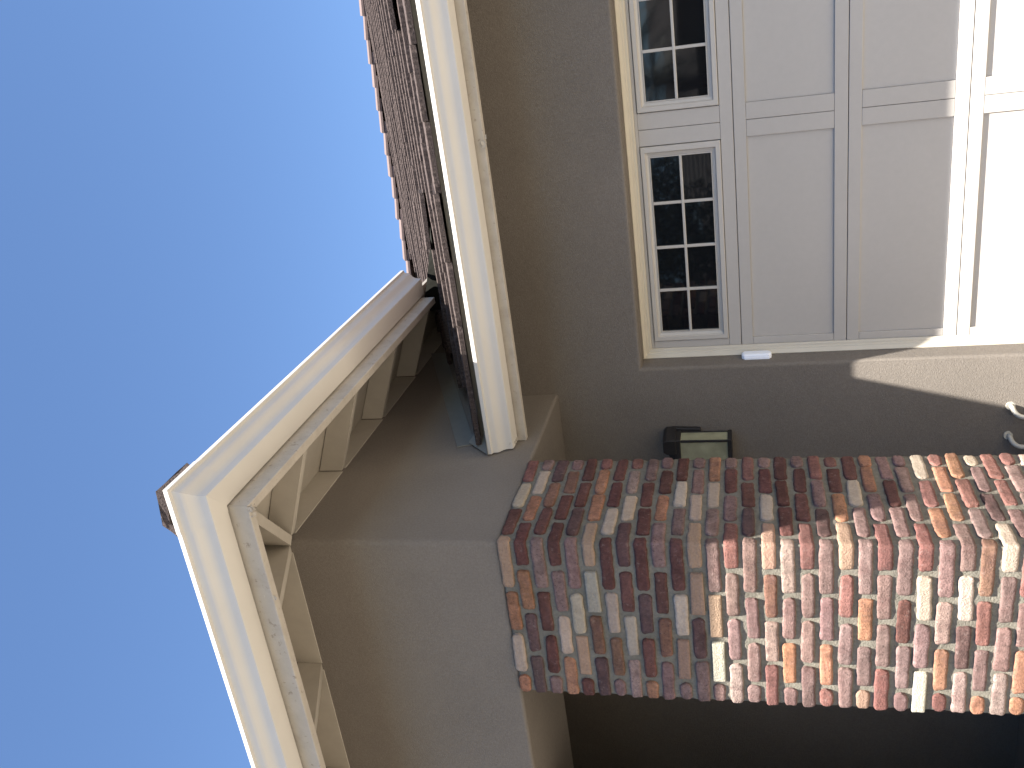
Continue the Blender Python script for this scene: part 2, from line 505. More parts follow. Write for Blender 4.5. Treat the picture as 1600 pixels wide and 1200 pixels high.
# front layout measured in the photograph, distances from the corner to the left
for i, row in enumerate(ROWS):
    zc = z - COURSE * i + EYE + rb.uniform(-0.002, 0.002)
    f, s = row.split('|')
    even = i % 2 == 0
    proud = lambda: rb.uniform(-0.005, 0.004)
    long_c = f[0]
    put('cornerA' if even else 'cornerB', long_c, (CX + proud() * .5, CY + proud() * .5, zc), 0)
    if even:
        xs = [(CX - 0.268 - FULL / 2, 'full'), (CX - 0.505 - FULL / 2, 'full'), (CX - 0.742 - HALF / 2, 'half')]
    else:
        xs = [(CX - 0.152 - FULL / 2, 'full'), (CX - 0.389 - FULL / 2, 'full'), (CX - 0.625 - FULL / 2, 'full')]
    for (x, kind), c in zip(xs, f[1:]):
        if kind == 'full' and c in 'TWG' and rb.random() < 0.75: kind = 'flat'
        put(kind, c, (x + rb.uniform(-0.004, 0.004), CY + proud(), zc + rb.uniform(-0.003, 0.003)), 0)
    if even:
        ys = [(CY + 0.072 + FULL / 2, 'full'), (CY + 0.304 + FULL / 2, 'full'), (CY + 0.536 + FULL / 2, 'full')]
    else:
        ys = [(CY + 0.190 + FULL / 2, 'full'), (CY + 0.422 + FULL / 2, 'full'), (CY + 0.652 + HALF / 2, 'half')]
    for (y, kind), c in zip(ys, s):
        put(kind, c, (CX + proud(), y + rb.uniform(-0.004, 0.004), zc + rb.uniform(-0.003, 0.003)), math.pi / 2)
# the courses of the left and back faces, which the photograph does not show: joined into one part
rz = random.Random(3)
for i in range(36):
    zc = z - COURSE * i + EYE
    for k in range(3):
        off = 0.14 if i % 2 else 0.03
        for (bx, by, rot) in ((CL, CY + 0.11 + off + k * 0.235, -math.pi / 2), (CL + 0.11 + off + k * 0.235, CB, math.pi)):
            tmp = bmesh.new(); tmp.from_mesh(pool['full'][rz.randrange(10)])
            for v in tmp.verts:
                co = Matrix.Rotation(rot, 3, 'Z') @ v.co
                v.co = co + Vector((bx, by, zc))
            me = bpy.data.meshes.new('tmp'); tmp.to_mesh(me); tmp.free()
            rest_bm.from_mesh(me); bpy.data.meshes.remove(me)
o = obj('bricks_of_hidden_faces', rest_bm, M['brick'], col, smooth=True, recalc=False)
o.color = (0.235, 0.150, 0.142, 1)
o['kind'] = 'stuff'

# ------------------------------------------------------------------ garage door
GD = 5.050
KD = 1.013                       # door dimensions were measured on a plane a little nearer
door = empty('garage_door', (0.53, GD, 0), house)
J = [0.600, 0.0355, -0.529, -1.091, -1.615]
def dpart(name, x0, x1, z0, z1, y0=GD, y1=GD + 0.035, mt='door', bevel=0.0022):
    return boxo(name, x0, x1, y0, y1, z0, z1, M[mt], door, bevel=bevel)
PX = [-1.958 + 1.2895 * i for i in range(4)]
PW = 1.118
XL, XR = -2.043, PX[3] + PW + 0.086
g = 0.0018
for s in range(4):
    top, bot = J[s], J[s + 1]
    t1 = (0.528 if s == 0 else top - 0.064)
    b1 = bot + 0.067
    dpart('rail', XL, XR, t1, top - g)
    dpart('rail', XL, XR, bot + g, b1)
    stiles = [(XL, PX[0])]
    for i in range(3):
        a = PX[i] + PW; mid = (a + PX[i + 1]) / 2
        stiles += [(a, mid - 0.0012), (mid + 0.0012, PX[i + 1])]
    stiles += [(PX[3] + PW, XR)]
    for a, b in stiles:
        dpart('stile', a, b, b1 + 0.0008, t1 - 0.0008, y0=GD + 0.001)
    if s > 0:
        for i in range(4):
            dpart('panel', PX[i] + 0.001, PX[i] + PW - 0.001, b1 + 0.001, t1 - 0.001, y0=GD + 0.013, y1=GD + 0.03, bevel=0)
boxo('door_back', XL, XR, GD + 0.036, GD + 0.05, J[4], J[0], M['door'], door)

def ring_frame(name, x0, x1, z0, z1, steps, material, parent):
    """picture-frame moulding: steps = (inset, y) from the outer edge to the inner edge"""
    bm = bmesh.new()
    rings = []
    for ins, y in steps:
        rings.append([(x0 + ins, y, z0 + ins), (x1 - ins, y, z0 + ins), (x1 - ins, y, z1 - ins), (x0 + ins, y, z1 - ins)])
    loft(bm, rings, caps=False)
    return obj(name, bm, material, parent)
GX0, GX1, GZ0, GZ1 = -1.901, -0.905, 0.157, 0.476
for i in range(4):
    dx = 1.2895 * i
    # outer frame: x from the panel opening, glass opening measured in the photograph
    fx0, fx1, fz0, fz1 = PX[0] + 0.004 + dx, PX[0] + PW - 0.004 + dx, 0.1055, 0.5245
    bm = bmesh.new()
    def rr(x0, x1, z0, z1, y): return [(x0, y, z0), (x1, y, z0), (x1, y, z1), (x0, y, z1)]
    gx0, gx1 = GX0 + dx, GX1 + dx
    def lerp(t, y):
        return rr(fx0 + (gx0 - fx0) * t, fx1 + (gx1 - fx1) * t, fz0 + (GZ0 - fz0) * t, fz1 + (GZ1 - fz1) * t, y)
    loft(bm, [lerp(0, GD + 0.02), lerp(0.0, GD - 0.006), lerp(0.06, GD - 0.010), lerp(0.48, GD - 0.010), lerp(0.54, GD - 0.004),
              lerp(0.60, GD + 0.002), lerp(0.90, GD + 0.010), lerp(0.92, GD + 0.005), lerp(1.0, GD + 0.005), lerp(1.0, GD + 0.024)], caps=False)
    obj('window_frame', bm, M['frame'], door)
    dpart('panel', PX[i] + 0.001, PX[i] + PW - 0.001, 0.1035, 0.527, y0=GD + 0.0245, y1=GD + 0.033, bevel=0)
    mx = [gx0 + (GX1 - GX0) * k / 4 for k in range(5)]
    mz = (GZ0 + GZ1) / 2
    for k in (1, 2, 3):
        dpart('muntin', mx[k] - 0.008, mx[k] + 0.008, GZ0, GZ1, y0=GD + 0.006, y1=GD + 0.020, mt='frame', bevel=0.003)
    dpart('muntin', gx0, gx1, mz - 0.0075, mz + 0.0075, y0=GD + 0.0045, y1=GD + 0.0185, mt='frame', bevel=0.003)
    for a in range(4):
        for b_ in range(2):
            z0 = GZ0 if b_ == 0 else mz; z1 = mz if b_ == 0 else GZ1
            bm = bmesh.new()
            tl = random.uniform(-0.0012, 0.0012); tx = random.uniform(-0.0012, 0.0012)
            y = GD + 0.020
            hexa(bm, [(mx[a], y + tl, z0), (mx[a + 1], y + tl + tx, z0), (mx[a + 1], y + 0.003, z0), (mx[a], y + 0.003, z0),
                      (mx[a], y - tl, z1), (mx[a + 1], y - tl + tx, z1), (mx[a + 1], y + 0.003, z1), (mx[a], y + 0.003, z1)])
            obj('window_pane', bm, M['glass'], door)
# stop moulding round the opening
def stop_moulding():
    bm = bmesh.new()
    prof = [(0.0, 0.03), (0.0, -0.012), (0.004, -0.014), (0.020, 0.004), (0.027, 0.006), (0.031, 0.013), (0.043, 0.015), (0.048, 0.022), (0.048, 0.03)]
    y = 5.016
    rings = []
    for x, z, sx, sz in ((-2.0455, -EYE, 1, 0), (-2.0455, 0.5925, 1, -1), (3.1895, 0.5925, -1, -1), (3.1895, -EYE, -1, 0)):
        rings.append([(x + sx * d, y + dd, z + sz * d) for d, dd in prof])
    loft(bm, rings, closed=False, caps=False)
    obj('door_stop', bm, M['stop'], house)
stop_moulding()

# ------------------------------------------------------------------ gutters, fascia, rafters
PROF = [(0, 0), (0.092, 0), (0.099, 0.003), (0.102, 0.012), (0.103, 0.026), (0.107, 0.040), (0.116, 0.053), (0.127, 0.062), (0.136, 0.070),
        (0.1405, 0.080), (0.142, 0.093), (0.147, 0.102), (0.159, 0.1045), (0.160, 0.106), (0.160, 0.1235), (0.158, 0.125), (0.150, 0.125),
        (0.150, 0.108), (0.140, 0.104), (0.136, 0.093), (0.134, 0.082), (0.124, 0.066), (0.100, 0.045), (0.097, 0.010), (0.003, 0.006),
        (0.003, 0.118), (0, 0.118)]
def gutter(name, start, end, fn, parent, scale=1.0, material=None):
    bm = bmesh.new()
    n = 24
    rings = []
    for t in (start, end):
        rings.append([fn(t, d) + (h,) for d, h in PROF])
    loft(bm, [[(x, y, z) for (x, y, z) in r] for r in rings])
    o = obj(name, bm, material or M['gutter'], parent, smooth=True)
    o.data.set_sharp_from_angle(angle=math.radians(28))
    return o
XF, YF = -1.637, 2.699          # fascia faces of the upper eave
ZG = 1.936                      # gutter bottom
YEND = 5.20                     # where the upper gutter stops above the garage roof
grow = lambda d, h: (d, h)
def run(name, side, a, b, zb, ex=0.0):
    """side 'x': along x on the front eave, a..b ; 'y': along y. a or b None = mitred corner"""
    bm = bmesh.new(); rings = []
    cx, cz = 0.08, 0.06
    for t in (a, b):
        r = []
        for d, h in PROF:
            if ex:
                d = d + ex * (1 if d > 0.08 else 0); h = h - ex * (1 if h < 0.06 else -1)
            d = d + 0.007
            if side == 'x': r.append(((XF + d) if t is None else t, YF - d, zb + h))
            elif side == 'y': r.append((XF + d, (YF - d) if t is None else t, zb + h))
            else: r.append((t, 4.270 - d, zb + h))
        rings.append(r)
    loft(bm, rings)
    o = obj(name, bm, M['gutter'], house, smooth=True)
    o.data.set_sharp_from_angle(angle=math.radians(28))
    return o
run('gutter', 'x', -9.0, None, ZG)
run('gutter', 'y', None, YEND, ZG)
run('gutter', 'g', -2.178, 3.75, 1.208)
run('gutter_corner', 'x', XF - 0.02, None, ZG - 0.0004, 0.0014)
run('gutter_corner', 'y', None, YF + 0.05, ZG - 0.0004, 0.0014)
def rivet(p, n):
    bm = bmesh.new()
    bmesh.ops.create_uvsphere(bm, u_segments=8, v_segments=6, radius=0.0045)
    for v in bm.verts: v.co = zup(p) + v.co
    obj('rivet', bm, M['flash'], house, smooth=True)
for t in (0.05, 0.10):
    rivet((XF - t + 0.10, YF - 0.142, ZG + 0.088), 0); rivet((XF + 0.142, YF + t - 0.12, ZG + 0.088), 0)
# fascia boards
def fascia_corner(side):
    bm = bmesh.new()
    th = 0.04; z0, z1 = 1.853, 2.046
    if side == 'x':
        hexa(bm, [(-9, YF, z0), (XF, YF, z0), (XF - th, YF + th, z0), (-9, YF + th, z0), (-9, YF, z1), (XF, YF, z1), (XF - th, YF + th, z1), (-9, YF + th, z1)])
    else:
        hexa(bm, [(XF - th, YF + th, z0), (XF, YF, z0), (XF, YEND - 0.05, z0), (XF - th, YEND - 0.05, z0), (XF - th, YF + th, z1), (XF, YF, z1), (XF, YEND - 0.05, z1), (XF - th, YEND - 0.05, z1)])
    obj('fascia', bm, M['fascia'], house, bevel=0.004)
fascia_corner('x'); fascia_corner('y')
boxo('fascia', -2.188, 3.75, 4.270, 4.310, 1.162, 1.345, M['fascia'], house, bevel=0.004)
boxo('drip_edge', -2.186, 3.75, 4.222, 4.225, 1.325, 1.394, M['flash'], house)
# rafters of the upper eave
ZW, ZE = 2.10, 1.905             # rafter bottom at the wall and at the fascia
def rafter(p0, p1, w_, d_=0.13):
    """p0 (at the wall) to p1 (behind the fascia), underside heights given"""
    bm = bmesh.new()
    a, b = Vector(p0), Vector(p1)
    s = (b - a).cross(Vector((0, 0, 1))).normalized() * w_ / 2
    u = Vector((0, 0, d_))
    hexa(bm, [a - s, a + s, b + s, b - s, a - s + u, a + s + u, b + s + u, b - s + u])
    obj('rafter', bm, M['soffit'], house, bevel=0.002)
XI, YI = XF - 0.042, YF + 0.042
for y in (3.345, 3.975, 4.60, 5.23):
    rafter((CX - 0.005, y, ZW), (XI, y, ZE), 0.040)
for x in (-2.235, -2.925, -3.62, -4.3, -5.0, -5.7, -6.4, -7.1, -7.8):
    rafter((x, CY + 0.01, ZW), (x, YI, ZE), 0.040)
rafter((CX - 0.012, CY + 0.012, ZW - 0.012), (XI, YI, ZE - 0.012), 0.046)
# soffit boards (roof sheathing seen from below), one sloping sheet per side, with real thickness
def soffit(side):
    bm = bmesh.new(); t = 0.02; d_ = 0.131
    zw, ze = ZW + d_, ZE + d_ 
    if side == 'y':
        pts = [(CX - .1, CY - .0, zw), (XI + 0.03, YI - 0.03, ze - 0.01), (XI + 0.03, 6.2, ze - 0.01), (CX - .1, 6.2, zw)]
        pts[0] = (CX - .1, CY + .11, zw + 0.04); pts[3] = (CX - .1, 6.2, zw + 0.04)
    else:
        pts = [(-9, CY + .1, zw + 0.035), (-9, YI - 0.03, ze - 0.01), (XI + 0.03, YI - 0.03, ze - 0.01), (CX - .1, CY + .11, zw + 0.04)]
    hexa(bm, pts + [(x, y, z + t) for x, y, z in pts])
    obj('soffit_board', bm, M['soffit'], house)
soffit('y'); soffit('x')
# blocking boards between the rafters, on top of the wall
def blocks():
    ys = [CY + 0.02, 3.325, 3.365, 3.955, 3.995, 4.58, 4.62, 5.21, 5.25, 6.2]
    for a, b in zip(ys[::2], ys[1::2]):
        boxo('blocking', CX - 0.03, CX - 0.008, a, b, ZW - 0.004, ZW + 0.16, M['soffit'], house, bevel=0.002)
    xs = [CX - 0.01, -2.215, -2.255, -2.905, -2.945, -3.6, -3.64, -4.28, -4.32, -4.98, -5.02, -5.68, -5.72, -6.38, -6.42, -7.08, -7.12, -7.78, -7.82, -9.0]
    for a, b in zip(xs[::2], xs[1::2]):
        boxo('blocking', b, a, CY + 0.008, CY + 0.03, ZW - 0.004, ZW + 0.16, M['soffit'], house, bevel=0.002)
blocks()
# rafters and soffit above the garage wall
for k in range(9):
    x = -1.75 + 0.61 * k
    bm = bmesh.new()
    hexa(bm, [(x - .02, 4.311, 1.20), (x + .02, 4.311, 1.20), (x + .02, WALL_Y, 1.43), (x - .02, WALL_Y, 1.43),
              (x - .02, 4.311, 1.31), (x + .02, 4.311, 1.31), (x + .02, WALL_Y, 1.55), (x - .02, WALL_Y, 1.55)])
    obj('rafter', bm, M['soffit'], house)
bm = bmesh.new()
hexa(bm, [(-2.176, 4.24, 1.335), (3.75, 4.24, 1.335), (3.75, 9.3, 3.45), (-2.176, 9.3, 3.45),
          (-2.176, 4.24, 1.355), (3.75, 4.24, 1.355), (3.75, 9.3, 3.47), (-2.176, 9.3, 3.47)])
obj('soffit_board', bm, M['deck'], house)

# ------------------------------------------------------------------ garage roof: flat concrete tiles and ridge caps
roof = empty('garage_roof', (0.5, 6.7, EYE + 2.4), house)
SL = 0.4167
PITCH = math.atan(SL)
TW, TL, TT = 0.335, 0.43, 0.029
def tile_mesh(seed, round_=0.006):
    rs = random.Random(seed)
    bm = bmesh.new()
    nx, ny = 10, 3
    # local: x across, y up the slope (tail at 0), z thickness; ragged tail
    top, bot, arris = [], [], []
    for j in range(ny + 1):
        rt, rb_ = [], []
        for i in range(nx + 1):
            x = -TW / 2 + 0.002 + (TW - 0.004) * i / nx
            y = TL * j / ny
            r = 0
            if j == 0:
                r = noise.noise(Vector((x * 22, seed * 3.1, 0))) * 0.004
                e = min(i, nx - i)
                if e == 0: r += rs.uniform(0.003, 0.012)
            h = noise.noise(Vector((x * 30, y * 30, seed))) * 0.0022
            if j == 0: arris.append(bm.verts.new((x, y + r + 0.0005, TT + h - 0.0045)))
            rt.append(bm.verts.new((x, y + r + (0.007 if j == 0 else 0), TT + h)))
            rb_.append(bm.verts.new((x, y + r, noise.noise(Vector((x * 25, seed, 4))) * 0.002)))
        top.append(rt); bot.append(rb_)
    for j in range(ny):
        for i in range(nx):
            bm.faces.new((top[j][i], top[j][i + 1], top[j + 1][i + 1], top[j + 1][i]))
    for i in range(nx):
        bm.faces.new((bot[0][i], bot[0][i + 1], arris[i + 1], arris[i])); bm.faces.new((arris[i], arris[i + 1], top[0][i + 1], top[0][i]))
        bm.faces.new((bot[ny][i + 1], bot[ny][i], top[ny][i], top[ny][i + 1]))
        bm.faces.new((bot[0][i + 1], bot[0][i], bot[ny][i], bot[ny][i + 1]))
    for j in range(ny):
        bm.faces.new((bot[j][0], top[j][0], top[j + 1][0], bot[j + 1][0]))
        bm.faces.new((bot[j][nx], bot[j + 1][nx], top[j + 1][nx], top[j][nx]))
    bmesh.ops.recalc_face_normals(bm, faces=bm.faces)
    me = bpy.data.meshes.new('roof_tile'); bm.to_mesh(me); bm.free()
    me.materials.append(M['tile'])
    return me
tiles = [tile_mesh(s) for s in range(9)]
rt = random.Random(11)
EXP = 0.31
YE0, ZE0 = 4.165, 1.380
RIDGE_Y = 9.30
# tail drops onto the tile below, so each tile lies a little flatter than the roof
tilt = PITCH - math.asin(TT / TL) * 0.9
nt_ = 0
far = bmesh.new()
for k in range(17):
    y = YE0 + EXP * k
    zt = ZE0 + SL * EXP * k
    off = (k % 2) * TW / 2 + (0.03 * ((k * 7) % 3))
    i = -9
    x = -2.16 + off + TW / 2 - (TW if k > 3 else 0)
    while x < 3.7:
        lift = rt.uniform(-0.002, 0.005) if rt.random() < .85 else rt.uniform(0.004, 0.012)
        slide = rt.uniform(-0.008, 0.008)
        rz_ = rt.uniform(-0.012, 0.012)
        rx_ = tilt + rt.uniform(-0.012, 0.008)
        if k == 2 and -0.10 < x < 0.30:
            lift = 0.020; slide = -0.05
        if k == 3 and abs(x + 1.15) < 0.17:
            lift = 0.03; rz_ = 0.12
        mat_ = Matrix.Translation((x, y + slide, zt + EYE + lift)) @ Matrix.Rotation(rz_, 4, 'Z') @ Matrix.Rotation(rx_, 4, 'X')
        if x < 0.9:
            o = bpy.data.objects.new('roof_tile' if nt_ == 0 else 'roof_tile.%03d' % nt_, rt.choice(tiles)); C.objects.link(o)
            attach(o, roof)
            o.location = mat_.to_translation(); o.rotation_euler = mat_.to_euler()
            nt_ += 1
        else:
            t_ = bmesh.new(); t_.from_mesh(rt.choice(tiles)); t_.transform(mat_)
            me = bpy.data.meshes.new('t'); t_.to_mesh(me); t_.free(); far.from_mesh(me); bpy.data.meshes.remove(me)
        x += TW
far_o = obj('tiles_past_the_picture', far, M['tile'], roof, recalc=False)
far_o['kind'] = 'stuff'
# ridge caps
def cap_mesh(L=0.34, wing=0.15, drop=0.062, th=0.022, mat_=None):
    bm = bmesh.new()
    rings = []
    for x, s in ((0, 1.0), (L, 0.90)):
        w_, d_ = wing * s, drop * s
        rings.append([(x, -w_, -d_), (x, -w_ * 0.45, -0.012 * s), (x, 0, 0.006), (x, w_ * 0.45, -0.012 * s), (x, w_, -d_),
                      (x, w_ - .004, -d_ - th), (x, w_ * 0.42, -0.012 * s - th), (x, 0, -th), (x, -w_ * 0.42, -0.012 * s - th), (x, -w_ + .004, -d_ - th)])
    rv = [[bm.verts.new(p) for p in r] for r in rings]
    n = 10
    for i in range(n):
        j = (i + 1) % n
        bm.faces.new((rv[0][i], rv[0][j], rv[1][j], rv[1][i]))
    bm.faces.new(rv[0]); bm.faces.new(list(reversed(rv[1])))
    bmesh.ops.recalc_face_normals(bm, faces=bm.faces)
    me = bpy.data.meshes.new('ridge_cap'); bm.to_mesh(me); bm.free()
    me.materials.append(M['ridge'])
    return me
cap = cap_mesh()
ridge_z = ZE0 + SL * (RIDGE_Y - YE0) + 0.068
x = 3.6; k = 0
while x > -5.2:
    o = bpy.data.objects.new('ridge_cap' if k == 0 else 'ridge_cap.%03d' % k, cap); C.objects.link(o)
    attach(o, roof)
    dz = -0.006 * x                      # the ridge sags slightly along its length
    o.location = (x, RIDGE_Y, ridge_z + dz + 0.012 + EYE + rt.uniform(-0.004, 0.006))
    o.rotation_euler = (rt.uniform(-0.03, 0.03), 0.100 + rt.uniform(-0.03, 0.03), rt.uniform(-0.02, 0.02))
    x -= 0.225; k += 1
bm = bmesh.new()
hexa(bm, [(-5.2, 9.25, 3.40), (3.75, 9.25, 3.40), (3.75, 14.4, 1.3), (-5.2, 14.4, 1.3), (-5.2, 9.25, 3.50), (3.75, 9.25, 3.50), (3.75, 14.4, 1.4), (-5.2, 14.4, 1.4)])
obj('rear_slope', bm, M['tile'], roof)
bm = bmesh.new()
hexa(bm, [(-5.2, 6.6, 2.35), (-2.18, 6.6, 2.35), (-2.18, 9.3, 3.47), (-5.2, 9.3, 3.47), (-5.2, 6.6, 2.40), (-2.18, 6.6, 2.40), (-2.18, 9.3, 3.50), (-5.2, 9.3, 3.50)])
obj('valley_slope', bm, M['tile'], roof)
# gable end wall on the right of the garage
bm = bmesh.new()
loft(bm, [[(3.70 + t, 4.4, -EYE), (3.70 + t, 14, -EYE), (3.70 + t, 14, 1.35), (3.70 + t, 9.3, 3.40), (3.70 + t, 4.4, 1.36)] for t in (0.0, 0.15)])
obj('garage_end_wall', bm, M['stucco'], house)
# flashing where the garage roof meets the side wall
bm = bmesh.new()
def plate(pts, off):
    a = [bm.verts.new(zup(p)) for p in pts]; b = [bm.verts.new(zup((p[0] + off[0], p[1] + off[1], p[2] + off[2]))) for p in pts]
    bm.faces.new(a); bm.faces.new(list(reversed(b)))
    n = len(a)
    for i in range(n):
        j = (i + 1) % n; bm.faces.new((a[i], b[i], b[j], a[j]))
xs_ = CX - 0.010
plate([(xs_, 4.205, 1.530), (xs_, 4.235, 1.440), (xs_, 5.6, 2.01), (xs_, 5.6, 2.11)], (0.006, 0, 0))
obj('wall_flashing', bm, M['flash'], house)
bm = bmesh.new()
plate([(xs_ + 0.012, 4.225, 1.405), (xs_ + 0.012, 4.39, 1.42), (xs_ + 0.012, 4.36, 1.475), (xs_ + 0.012, 4.245, 1.478)], (0.004, 0, 0))
plate([(xs_ + 0.016, 4.39, 1.435), (xs_ + 0.016, 4.235, 1.474), (xs_ + 0.012, 4.095, 1.33), (-2.095, 4.10, 1.330), (-2.09, 4.30, 1.40)], (0, 0, 0.003))
obj('kickout_flashing', bm, M['flash'], house)
# dark curved diverter flashing standing on the tiles below the upper gutter's end
bm = bmesh.new()
pts_lo, pts_hi = [], []
for k in range(13):
    t = k / 12
    x = -1.17 - 0.62 * t; y = 5.02 + 0.34 * t
    zr = SL * y - 0.3218
    h = 0.004 + 0.120 * (t ** 1.25)
    pts_lo.append((x, y, zr - 0.01)); pts_hi.append((x - 0.02, y + 0.03, zr + h))
rings = [[pts_lo[k], pts_hi[k], (pts_hi[k][0], pts_hi[k][1] + 0.003, pts_hi[k][2]), (pts_lo[k][0], pts_lo[k][1] + 0.003, pts_lo[k][2])] for k in range(13)]
loft(bm, rings)
obj('diverter_flashing', bm, M['metal'], roof, smooth=False)
# flaked paint and splinters on the fascia boards
def chips(px, py, pz, n, spread, seed):
    rs = random.Random(seed); bm = bmesh.new()
    for _ in range(n):
        c = Vector((px + rs.uniform(-1, 1) * spread[0], py + rs.uniform(-1, 1) * spread[1], pz + rs.uniform(-1, 1) * spread[2] + EYE))
        r = rs.uniform(0.004, 0.011)
        k = rs.randrange(4, 7)
        nrm = Vector((rs.uniform(-.5, .8), -1, rs.uniform(-.9, .1))).normalized(); u = nrm.orthogonal(); w_ = nrm.cross(u)
        a = [c + (u * math.cos(t) + w_ * math.sin(t)) * r * rs.uniform(0.5, 1.3) for t in [6.283 * i / k for i in range(k)]]
        va = [bm.verts.new(p) for p in a]; vb = [bm.verts.new(p + nrm * 0.0015) for p in a]
        bm.faces.new(list(reversed(va))); bm.faces.new(vb)
        for i in range(k):
            j = (i + 1) % k; bm.faces.new((va[i], va[j], vb[j], vb[i]))
    obj('flaked_paint', bm, M['fascia'], house)
chips(XF - 0.035, YF + 0.03, 1.853, 16, (0.03, 0.03, 0.006), 4)
chips(-0.62, 4.272, 1.163, 9, (0.035, 0.012, 0.006), 6)
chips(-2.05, YF + 0.004, 1.87, 5, (0.02, 0.004, 0.02), 8)
chips(-2.16, 4.205, 1.225, 8, (0.008, 0.04, 0.02), 9)
# ------------------------------------------------------------------ upper hip roof
uroof = empty('porch_roof', (-4, 5, EYE + 2.1), house)
def hip_slope():
    bm = bmesh.new()
    S2 = SL
    n = 14
    for k in range(n):
        # front slope courses (facing the street), stepping up
        y0 = 2.625 + k * 0.33; y1 = y0 + 0.34
        z0 = 2.026 + S2 * k * 0.33; z1 = z0 + S2 * 0.34 - 0.012
        xr0 = -1.565 - (y0 - 2.625); xr1 = -1.565 - (y1 - 2.625)
        hexa(bm, [(-12, y0, z0), (xr0, y0, z0), (xr1, y1, z1), (-12, y1, z1), (-12, y0, z0 + .03), (xr0, y0, z0 + .03), (xr1, y1, z1 + .03), (-12, y1, z1 + .03)])
        x0 = -1.565 - k * 0.33; x1 = x0 - 0.34
        yb0 = 2.625 + k * 0.33; yb1 = yb0 + 0.34
        yend0 = 5.20 + k * 0.33; yend1 = yend0 + 0.34
        hexa(bm, [(x0, yb0, z0), (x0, yend0, z0), (x1, yend1, z1), (x1, yb1, z1), (x0, yb0, z0 + .03), (x0, yend0, z0 + .03), (x1, yend1, z1 + .03), (x1, yb1, z1 + .03)])
    o = obj('tile_courses', bm, M['tile'], uroof)
    o['kind'] = 'stuff'
hip_slope()
# hip caps climbing from the corner
def hip_cap_mesh():
    bm = bmesh.new()
    # profile measured in the plane across the hip; u along (+1,+1)/sqrt2 to the right wing, z up, apex at 0
    prof_o = [(-0.165, -0.118), (-0.128, -0.052), (0.0, 0.0), (0.118, -0.098)]
    prof_i = [(0.103, -0.128), (0.0, -0.030), (-0.116, -0.078), (-0.150, -0.128)]
    rings = []
    for t, s in ((0, 1.0), (0.2, 0.97), (0.40, 0.93)):
        r = []
        for u, z_ in prof_o + prof_i:
            j = 0.0
            r.append((u * s, t, z_ * s + 0.0))
        rings.append(r)
    rv = [[bm.verts.new(Vector(p)) for p in r] for r in rings]
    n = 8
    for a, b in zip(rv, rv[1:]):
        for i in range(n):
            j = (i + 1) % n
            bm.faces.new((a[i], a[j], b[j], b[i]))
    bm.faces.new(rv[0]); bm.faces.new(list(reversed(rv[-1])))
    bmesh.ops.subdivide_edges(bm, edges=bm.edges[:], cuts=2, use_grid_fill=True)
    for v in bm.verts:
        v.co += Vector((noise.noise(v.co * 40), noise.noise(v.co * 40 + Vector((5, 0, 0))) * 1.5, noise.noise(v.co * 40 + Vector((0, 9, 0))))) * 0.0035
    bmesh.ops.recalc_face_normals(bm, faces=bm.faces)
    me = bpy.data.meshes.new('hip_cap'); bm.to_mesh(me); bm.free()
    me.materials.append(M['tile'])
    return me
hc = hip_cap_mesh()
for k in range(13):
    o = bpy.data.objects.new('hip_cap' if k == 0 else 'hip_cap.%03d' % k, hc); C.objects.link(o)
    attach(o, uroof)
    s = 0.33 * k / math.sqrt(2) * 1.0
    o.location = (-1.535 - s, 2.636 + s, 2.178 + EYE + s * SL + (0.01 if k else 0))
    o.rotation_euler = (math.atan(SL / math.sqrt(2)) - 0.05, 0, math.radians(45))
    # rotation order XYZ: pitch about local x first, then turn towards the hip
# ------------------------------------------------------------------ things on the walls
# lantern
lan = thing('wall_lantern', (-2.52, WALL_Y, EYE + 0.1), 'black box lantern with frosted glass, on the shaded garage wall behind the brick column', 'lantern')
lx0, lx1, ly0, ly1, lz0, lz1 = -2.617, -2.430, 4.700, 4.822, 0.110, 0.402
boxo('lantern_base', lx0 - .004, lx1 + .004, ly0 - .004, ly1 + .004, lz0 - 0.004, lz0 + 0.020, M['lamp_metal'], lan, bevel=0.003)
boxo('lantern_cap', lx0 - .006, lx1 + .006, ly0 - .006, ly1 + .006, lz1 - 0.012, lz1 + 0.022, M['lamp_metal'], lan, bevel=0.006)
for (x, y) in ((lx0, ly0), (lx1 - .012, ly0), (lx0, ly1 - .012), (lx1 - .012, ly1 - .012)):
    boxo('lantern_post', x, x + .012, y, y + .012, lz0 + 0.020, lz1 - 0.012, M['lamp_metal'], lan, bevel=0.002)
for a in ((lx0 + .012, lx1 - .012, ly0 + .004, ly0 + .008), (lx0 + .012, lx1 - .012, ly1 - .008, ly1 - .004),
          (lx0 + .004, lx0 + .008, ly0 + .012, ly1 - .012), (lx1 - .008, lx1 - .004, ly0 + .012, ly1 - .012)):
    boxo('lantern_glass', *a, lz0 + 0.020, lz1 - 0.012, M['lamp_glass'], lan)
bm = bmesh.new()       # arched back plate
pts = []
for k in range(13):
    a = math.pi * k / 12
    pts.append((-2.52 + 0.108 * math.cos(a), 0.44 + 0.045 * math.sin(a)))
pts += [(-2.62, 0.28), (-2.42, 0.28)]
loft(bm, [[(x, y, z_) for x, z_ in pts] for y in (WALL_Y - 0.030, WALL_Y - 0.001)])
obj('back_plate', bm, M['lamp_metal'], lan, bevel=0.006)
bm = bmesh.new()       # curved bracket from the plate over the box
rings = []
for k in range(9):
    t = k / 8
    y = WALL_Y - 0.02 - 0.16 * t
    zz = 0.455 - 0.004 * t
    w2 = 0.062 - 0.014 * t
    hh = 0.036
    rings.append([(-2.462 - w2, y, zz - hh), (-2.462 + w2 * .9, y, zz - hh), (-2.462 + w2 * .9, y, zz + hh * .5), (-2.462 + w2 * .6, y, zz + hh), (-2.462 - w2 * .7, y, zz + hh), (-2.462 - w2, y, zz + hh * .5)])
